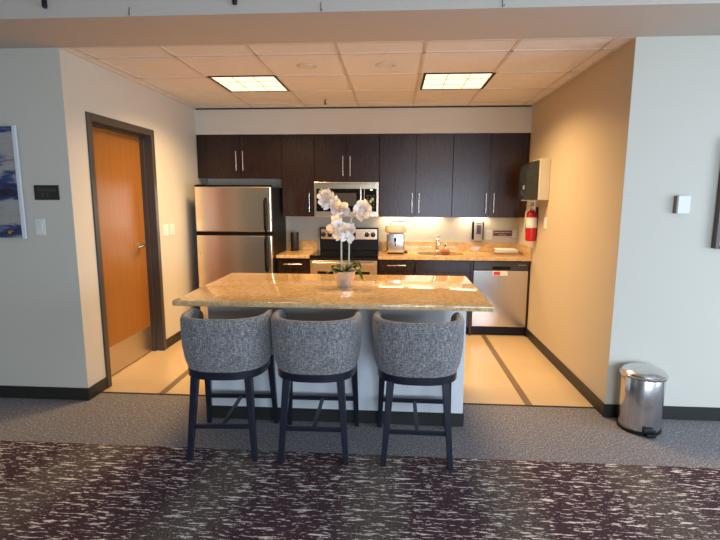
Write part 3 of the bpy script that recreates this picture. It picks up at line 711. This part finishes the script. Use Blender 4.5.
# ------------------------------------------------------------------ island
ix0, ix1, iy0, iy1 = -1.275, .503, 3.172, 3.90
t = thing('kitchen_island', 'white painted panel base of the kitchen island', 'kitchen island', ((ix0+ix1)/2, 3.5, 0))
obj('panel', B((ix0, ix1, iy0, iy1, .0, CT0-.001), bev=.002), M_ISL, t)
obj('island_baseboard', B((ix0-.008, ix1+.008, iy0-.008, iy1+.008, .001, .095), bev=.002), M_BASE, t, label='black rubber base strip')
tag(obj('island_countertop', B((-1.408, .632, 2.922, 4.085, CT0, CT1), bev=.006, seg=3), M_GRAN, loc=(-.39, 3.49, CT0), smooth=True), 'large polished granite slab on top of the island', 'countertop')

# ------------------------------------------------------------------ bar stools
def make_stool():
    t = thing('bar_stool', '', 'bar stool', (0, 0, 0), 'upholstered stools at the island')
    # upholstered barrel back
    bm = bmesh.new(); nT = 44; rings = []
    a, b, bf = .278, .262, .36
    for i in range(nT+1):
        u = i/nT; th = math.radians(-27+234*u)
        edge = min(u, 1-u)*nT
        def pt(off, z):
            q = max(0, min(1, (z-.545)/.24)); s = .885+.115*(q*(2-q))
            x, y = sell(a*s-off, (b if math.sin(th) > 0 else bf)*s-off, th, 2.5)
            return Vector((x, -y, z))
        top = .872-.055*max(0, 1-edge/5.0)**2*1.0
        th_ = .050*(1 if edge >= 2 else (.45, .85)[int(edge)])
        prof = [(0, .548), (-.004, .60), (-.003, .68), (0, .76), (0, top-.03), (.007, top-.010), (.018, top-.001), (.030, top), (.042, top-.008), (.048, top-.028),
                (.052, .76), (.056, .66), (.060, .60), (.060, .548)]
        k_ = th_/.05
        rings.append([bm.verts.new(pt(.03+(o-.03)*k_, z)) for o, z in prof])
    m_ = len(rings[0])
    for r0, r1 in zip(rings, rings[1:]):
        for k in range(m_): bm.faces.new((r0[k], r0[(k+1) % m_], r1[(k+1) % m_], r1[k]))
    bm.faces.new(rings[0]); bm.faces.new(list(reversed(rings[-1])))
    obj('backrest', bm, M_FAB, t, smooth=True)
    bm = bmesh.new(); rings = []
    for s, z in ((.92, .548), (1.0, .56), (1.0, .62), (.97, .645), (.85, .66), (.4, .668)):
        rings.append([bm.verts.new((sell(.21, .24, 2*PI*k/40, 3)[0]*s, .012+sell(.21, .24, 2*PI*k/40, 3)[1]*s, z)) for k in range(40)])
    for r0, r1 in zip(rings, rings[1:]):
        for k in range(40): bm.faces.new((r0[k], r0[(k+1) % 40], r1[(k+1) % 40], r1[k]))
    bm.faces.new(rings[-1]); bm.faces.new(list(reversed(rings[0])))
    obj('seat', bm, M_FAB, t, smooth=True)
    bm = bmesh.new(); rings = []
    for s, z in ((.97, .500), (1.0, .503), (1.0, .545), (.985, .549)):
        rings.append([bm.verts.new((sell(.243, .240, 2*PI*k/48, 2.7)[0]*s, .002+sell(.243, .240, 2*PI*k/48, 2.7)[1]*s, z)) for k in range(48)])
    for r0, r1 in zip(rings, rings[1:]):
        for k in range(48): bm.faces.new((r0[k], r0[(k+1) % 48], r1[(k+1) % 48], r1[k]))
    bm.faces.new(rings[-1]); bm.faces.new(list(reversed(rings[0])))
    obj('seat_frame', bm, M_LEG, t, smooth=True)
    for s in (-1, 1):
        obj('leg', bar(bmesh.new(), (s*.197, -.242, 0), (s*.160, -.188, .512), .031, .046), M_LEG, t)
        obj('leg', bar(bmesh.new(), (s*.236, .248, 0), (s*.215, .190, .512), .029, .044), M_LEG, t)
    obj('stretcher', B((-.184, .184, -.226, -.206, .192, .218), bev=.003), M_LEG, t)
    obj('stretcher', B((-.225, .225, .214, .236, .195, .225), bev=.003), M_LEG, t)
    obj('stretcher', B((-.012, .012, -.208, .216, .198, .216), bev=.003), M_LEG, t)
    return t
def dup(root, loc, rz):
    r = root.copy(); C.objects.link(r); r.location = loc; r.rotation_euler = (0, 0, rz)
    for ch in [o for o in C.objects if o.parent == root]:
        c = ch.copy(); C.objects.link(c); c.parent = r
        for g in [o for o in C.objects if o.parent == ch]:
            d = g.copy(); C.objects.link(d); d.parent = c
    return r
st = make_stool()
s2 = dup(st, (-.458, 2.874, 0), .02); s3 = dup(st, (.163, 2.876, 0), -.01)
st.location = (-1.019, 2.868, 0); st.rotation_euler = (0, 0, .055)
st['label'] = 'grey barrel-back bar stool at the island, nearest the wooden door'
s2['label'] = 'grey barrel-back bar stool in the middle of the three, below the orchid'
s3['label'] = 'grey barrel-back bar stool at the island, nearest the pedal bin'

# ------------------------------------------------------------------ orchid
ox, oy = -.352, 3.50
t = thing('potted_orchid', 'white artificial orchid in a silver pot on the island', 'orchid', (ox, oy, CT1))
bm = bmesh.new()
prof = [(0, 0), (.048, 0), (.052, .004), (.070, .06), (.083, .115), (.086, .122), (.080, .122), (.074, .095), (0, .095)]
lathe(bm, prof, (ox, oy, CT1), 40)
obj('pot', bm, M_POT, t, smooth=True)
obj('moss', lathe(bmesh.new(), [(0, .118), (.04, .115), (.072, .100), (.074, .096)], (ox, oy, CT1), 24), M_MOSS, t, smooth=True)
def leaf(base, d, L, wd, rise, droop, name='leaf'):
    wd *= 1.4
    bm = bmesh.new(); d = Vector(d).normalized(); sd = Vector((-d.y, d.x, 0)); n = 12; rows = []
    for i in range(n+1):
        u = i/n
        p = Vector(base)+d*L*u+Vector((0, 0, rise*math.sin(u*PI*.75)-droop*u*u))
        ww = wd*(math.sin(PI*min(1, u*.93+.07))**.6)*.5
        rows.append([bm.verts.new(p+sd*ww*k+Vector((0, 0, abs(k)*ww*.35))) for k in (-1, -.5, 0, .5, 1)])
    for a, b in zip(rows, rows[1:]):
        for k in range(4): bm.faces.new((a[k], a[k+1], b[k+1], b[k]))
    bmesh.ops.solidify(bm, geom=bm.faces[:], thickness=.002)
    obj(name, bm, M_LEAF, t, smooth=True)
zb = CT1+.115
for d, L, wd, rise, droop in (((-1, -.3, 0), .13, .05, .03, .03), ((1, -.5, 0), .15, .05, .075, .10), ((-.6, -1, 0), .10, .045, .02, .01), ((.7, .6, 0), .15, .055, .09, .05), ((-.8, .7, 0), .13, .05, .05, .02), ((.2, -1, 0), .08, .04, .02, .01), ((.95, .1, 0), .10, .06, .06, .0)):
    leaf((ox+d[0]*.01, oy+d[1]*.01, zb-.01), d, L, wd, rise, droop)
stemA = [(ox-.020, oy, zb-.02), (ox-.022, oy, 1.15), (ox-.022, oy, 1.30), (ox-.020, oy-.01, 1.40), (ox-.04, oy-.02, 1.48), (ox-.09, oy-.03, 1.53), (ox-.14, oy-.04, 1.575), (ox-.175, oy-.05, 1.605)]
stemB = [(ox+.028, oy+.01, zb-.02), (ox+.033, oy+.01, 1.12), (ox+.036, oy+.01, 1.30), (ox+.050, oy, 1.42), (ox+.10, oy-.01, 1.49), (ox+.14, oy-.02, 1.53), (ox+.175, oy-.03, 1.55)]
for s in (stemA, stemB): obj('flower_stem', tube(bmesh.new(), s, [.006]*4+[.003]*(len(s)-4), 8), M_STEM, t, smooth=True)
def flower_mesh():
    bm = bmesh.new()
    def petal(ang, L, wd, tip):
        rows = []; n = 7
        for i in range(n+1):
            u = i/n; r = .004+L*u
            ww = wd*.5*max(.10, math.sin(PI*min(1, (u*.86+.10)))**.65)
            if i == n: ww = wd*.12
            cen = Vector((r*math.cos(ang), -.010*u*u-.002+tip*u, r*math.sin(ang))); sd = Vector((-math.sin(ang), 0, math.cos(ang)))
            rows.append([bm.verts.new(cen+sd*ww*k+Vector((0, .007*abs(k)*(1-u), 0))) for k in (-1, -.4, .4, 1)])
        for a, b in zip(rows, rows[1:]):
            for k in range(3): bm.faces.new((a[k], a[k+1], b[k+1], b[k]))
    petal(PI/2, .044, .030, 0); petal(math.radians(218), .044, .028, 0); petal(math.radians(-38), .044, .028, 0)
    petal(math.radians(14), .047, .052, -.006); petal(math.radians(166), .047, .052, -.006)
    bmesh.ops.solidify(bm, geom=bm.faces[:], thickness=.0012)
    return bm
def lip_mesh():
    bm = lathe(bmesh.new(), [(0, -.014), (.004, -.012), (.007, -.004), (.004, 0), (0, 0)], (0, 0, 0), 10, 'Y')
    bmesh.ops.translate(bm, vec=(0, 0, -.004), verts=bm.verts)
    return bm
FL = [(-.470, 1.600, -.02, .85), (-.505, 1.585, -.03, .8), (-.440, 1.570, -.05, 1.0), (-.480, 1.545, -.06, 1.0), (-.455, 1.515, -.05, 1.0), (-.425, 1.545, -.01, .9),
      (-.372, 1.500, -.05, 1.05), (-.350, 1.475, -.03, .95), (-.395, 1.478, -.06, .9),
      (-.425, 1.352, -.05, 1.0), (-.385, 1.375, -.04, .95), (-.345, 1.330, -.06, 1.1), (-.300, 1.345, -.05, 1.0), (-.375, 1.305, -.06, 1.0), (-.325, 1.285, -.05, 1.0), (-.410, 1.415, -.02, .8),
      (-.262, 1.480, -.03, .75), (-.235, 1.505, -.05, .9), (-.205, 1.515, -.05, 1.0), (-.190, 1.480, -.05, .95), (-.215, 1.440, -.05, .9)]
f0 = None
for i, (x, z, dy, sc) in enumerate(FL):
    if f0 is None:
        f = obj('flower', flower_mesh(), M_PETAL, smooth=True); l = obj('flower_lip', lip_mesh(), M_LIP, f, smooth=True, label='yellow flower centre'); f0, l0 = f, l
        f.parent = t
    else:
        f = f0.copy(); C.objects.link(f); f.parent = t; l = l0.copy(); C.objects.link(l); l.parent = f
    f.location = (x-ox, dy+random.uniform(-.02, .02), z-CT1)
    f.rotation_euler = (random.uniform(-.35, .05), random.uniform(-.5, .5), random.uniform(-.75, .75)); f.scale = (sc*1.05,)*3
for x, z in ((-.525, 1.612), (-.512, 1.628), (-.158, 1.545), (-.145, 1.56), (-.470, 1.345)):
    obj('bud', lathe(bmesh.new(), [(0, -.012), (.007, -.007), (.009, 0), (.006, .009), (0, .014)], (x, oy-.04, z), 12), M_BUD, t, smooth=True)

# ------------------------------------------------------------------ pedal bin
bx_, by_ = 1.724, 3.248
t = thing('pedal_bin', 'small round stainless pedal bin against the right front wall', 'trash can', (bx_, by_, 0))
obj('bin_body', lathe(bmesh.new(), [(0, .02), (.129, .02), (.131, .024), (.134, .378), (.131, .385), (0, .385)], (bx_, by_, 0), 56), M_STEELV, t, smooth=True)
obj('base_ring', lathe(bmesh.new(), [(0, 0), (.132, 0), (.136, .004), (.136, .022), (.131, .026), (0, .026)], (bx_, by_, 0), 56), M_BLACK, t, smooth=True)
obj('rim', lathe(bmesh.new(), [(.133, .379), (.144, .383), (.145, .397), (.135, .401), (0, .401)], (bx_, by_, 0), 56), M_CHROME, t, smooth=True)
obj('lid', lathe(bmesh.new(), [(.136, .401), (.135, .411), (.12, .425), (.088, .437), (.04, .444), (0, .446)], (bx_, by_, 0), 56), M_STEELV, t, smooth=True, label='domed steel lid')
obj('hinge', B((bx_-.035, bx_+.035, by_+.125, by_+.143, .345, .395), bev=.006), M_BLACK, t)
pedal = B((bx_-.030, bx_+.030, by_-.172, by_-.135, .008, .030), bev=.006, seg=2)
rbox(pedal, bx_-.042, bx_+.036, by_-.150, by_-.130, .022, .055, bev=.006, seg=2)
obj('pedal', pedal, M_BLACK, t, smooth=True, label='black foot pedal')
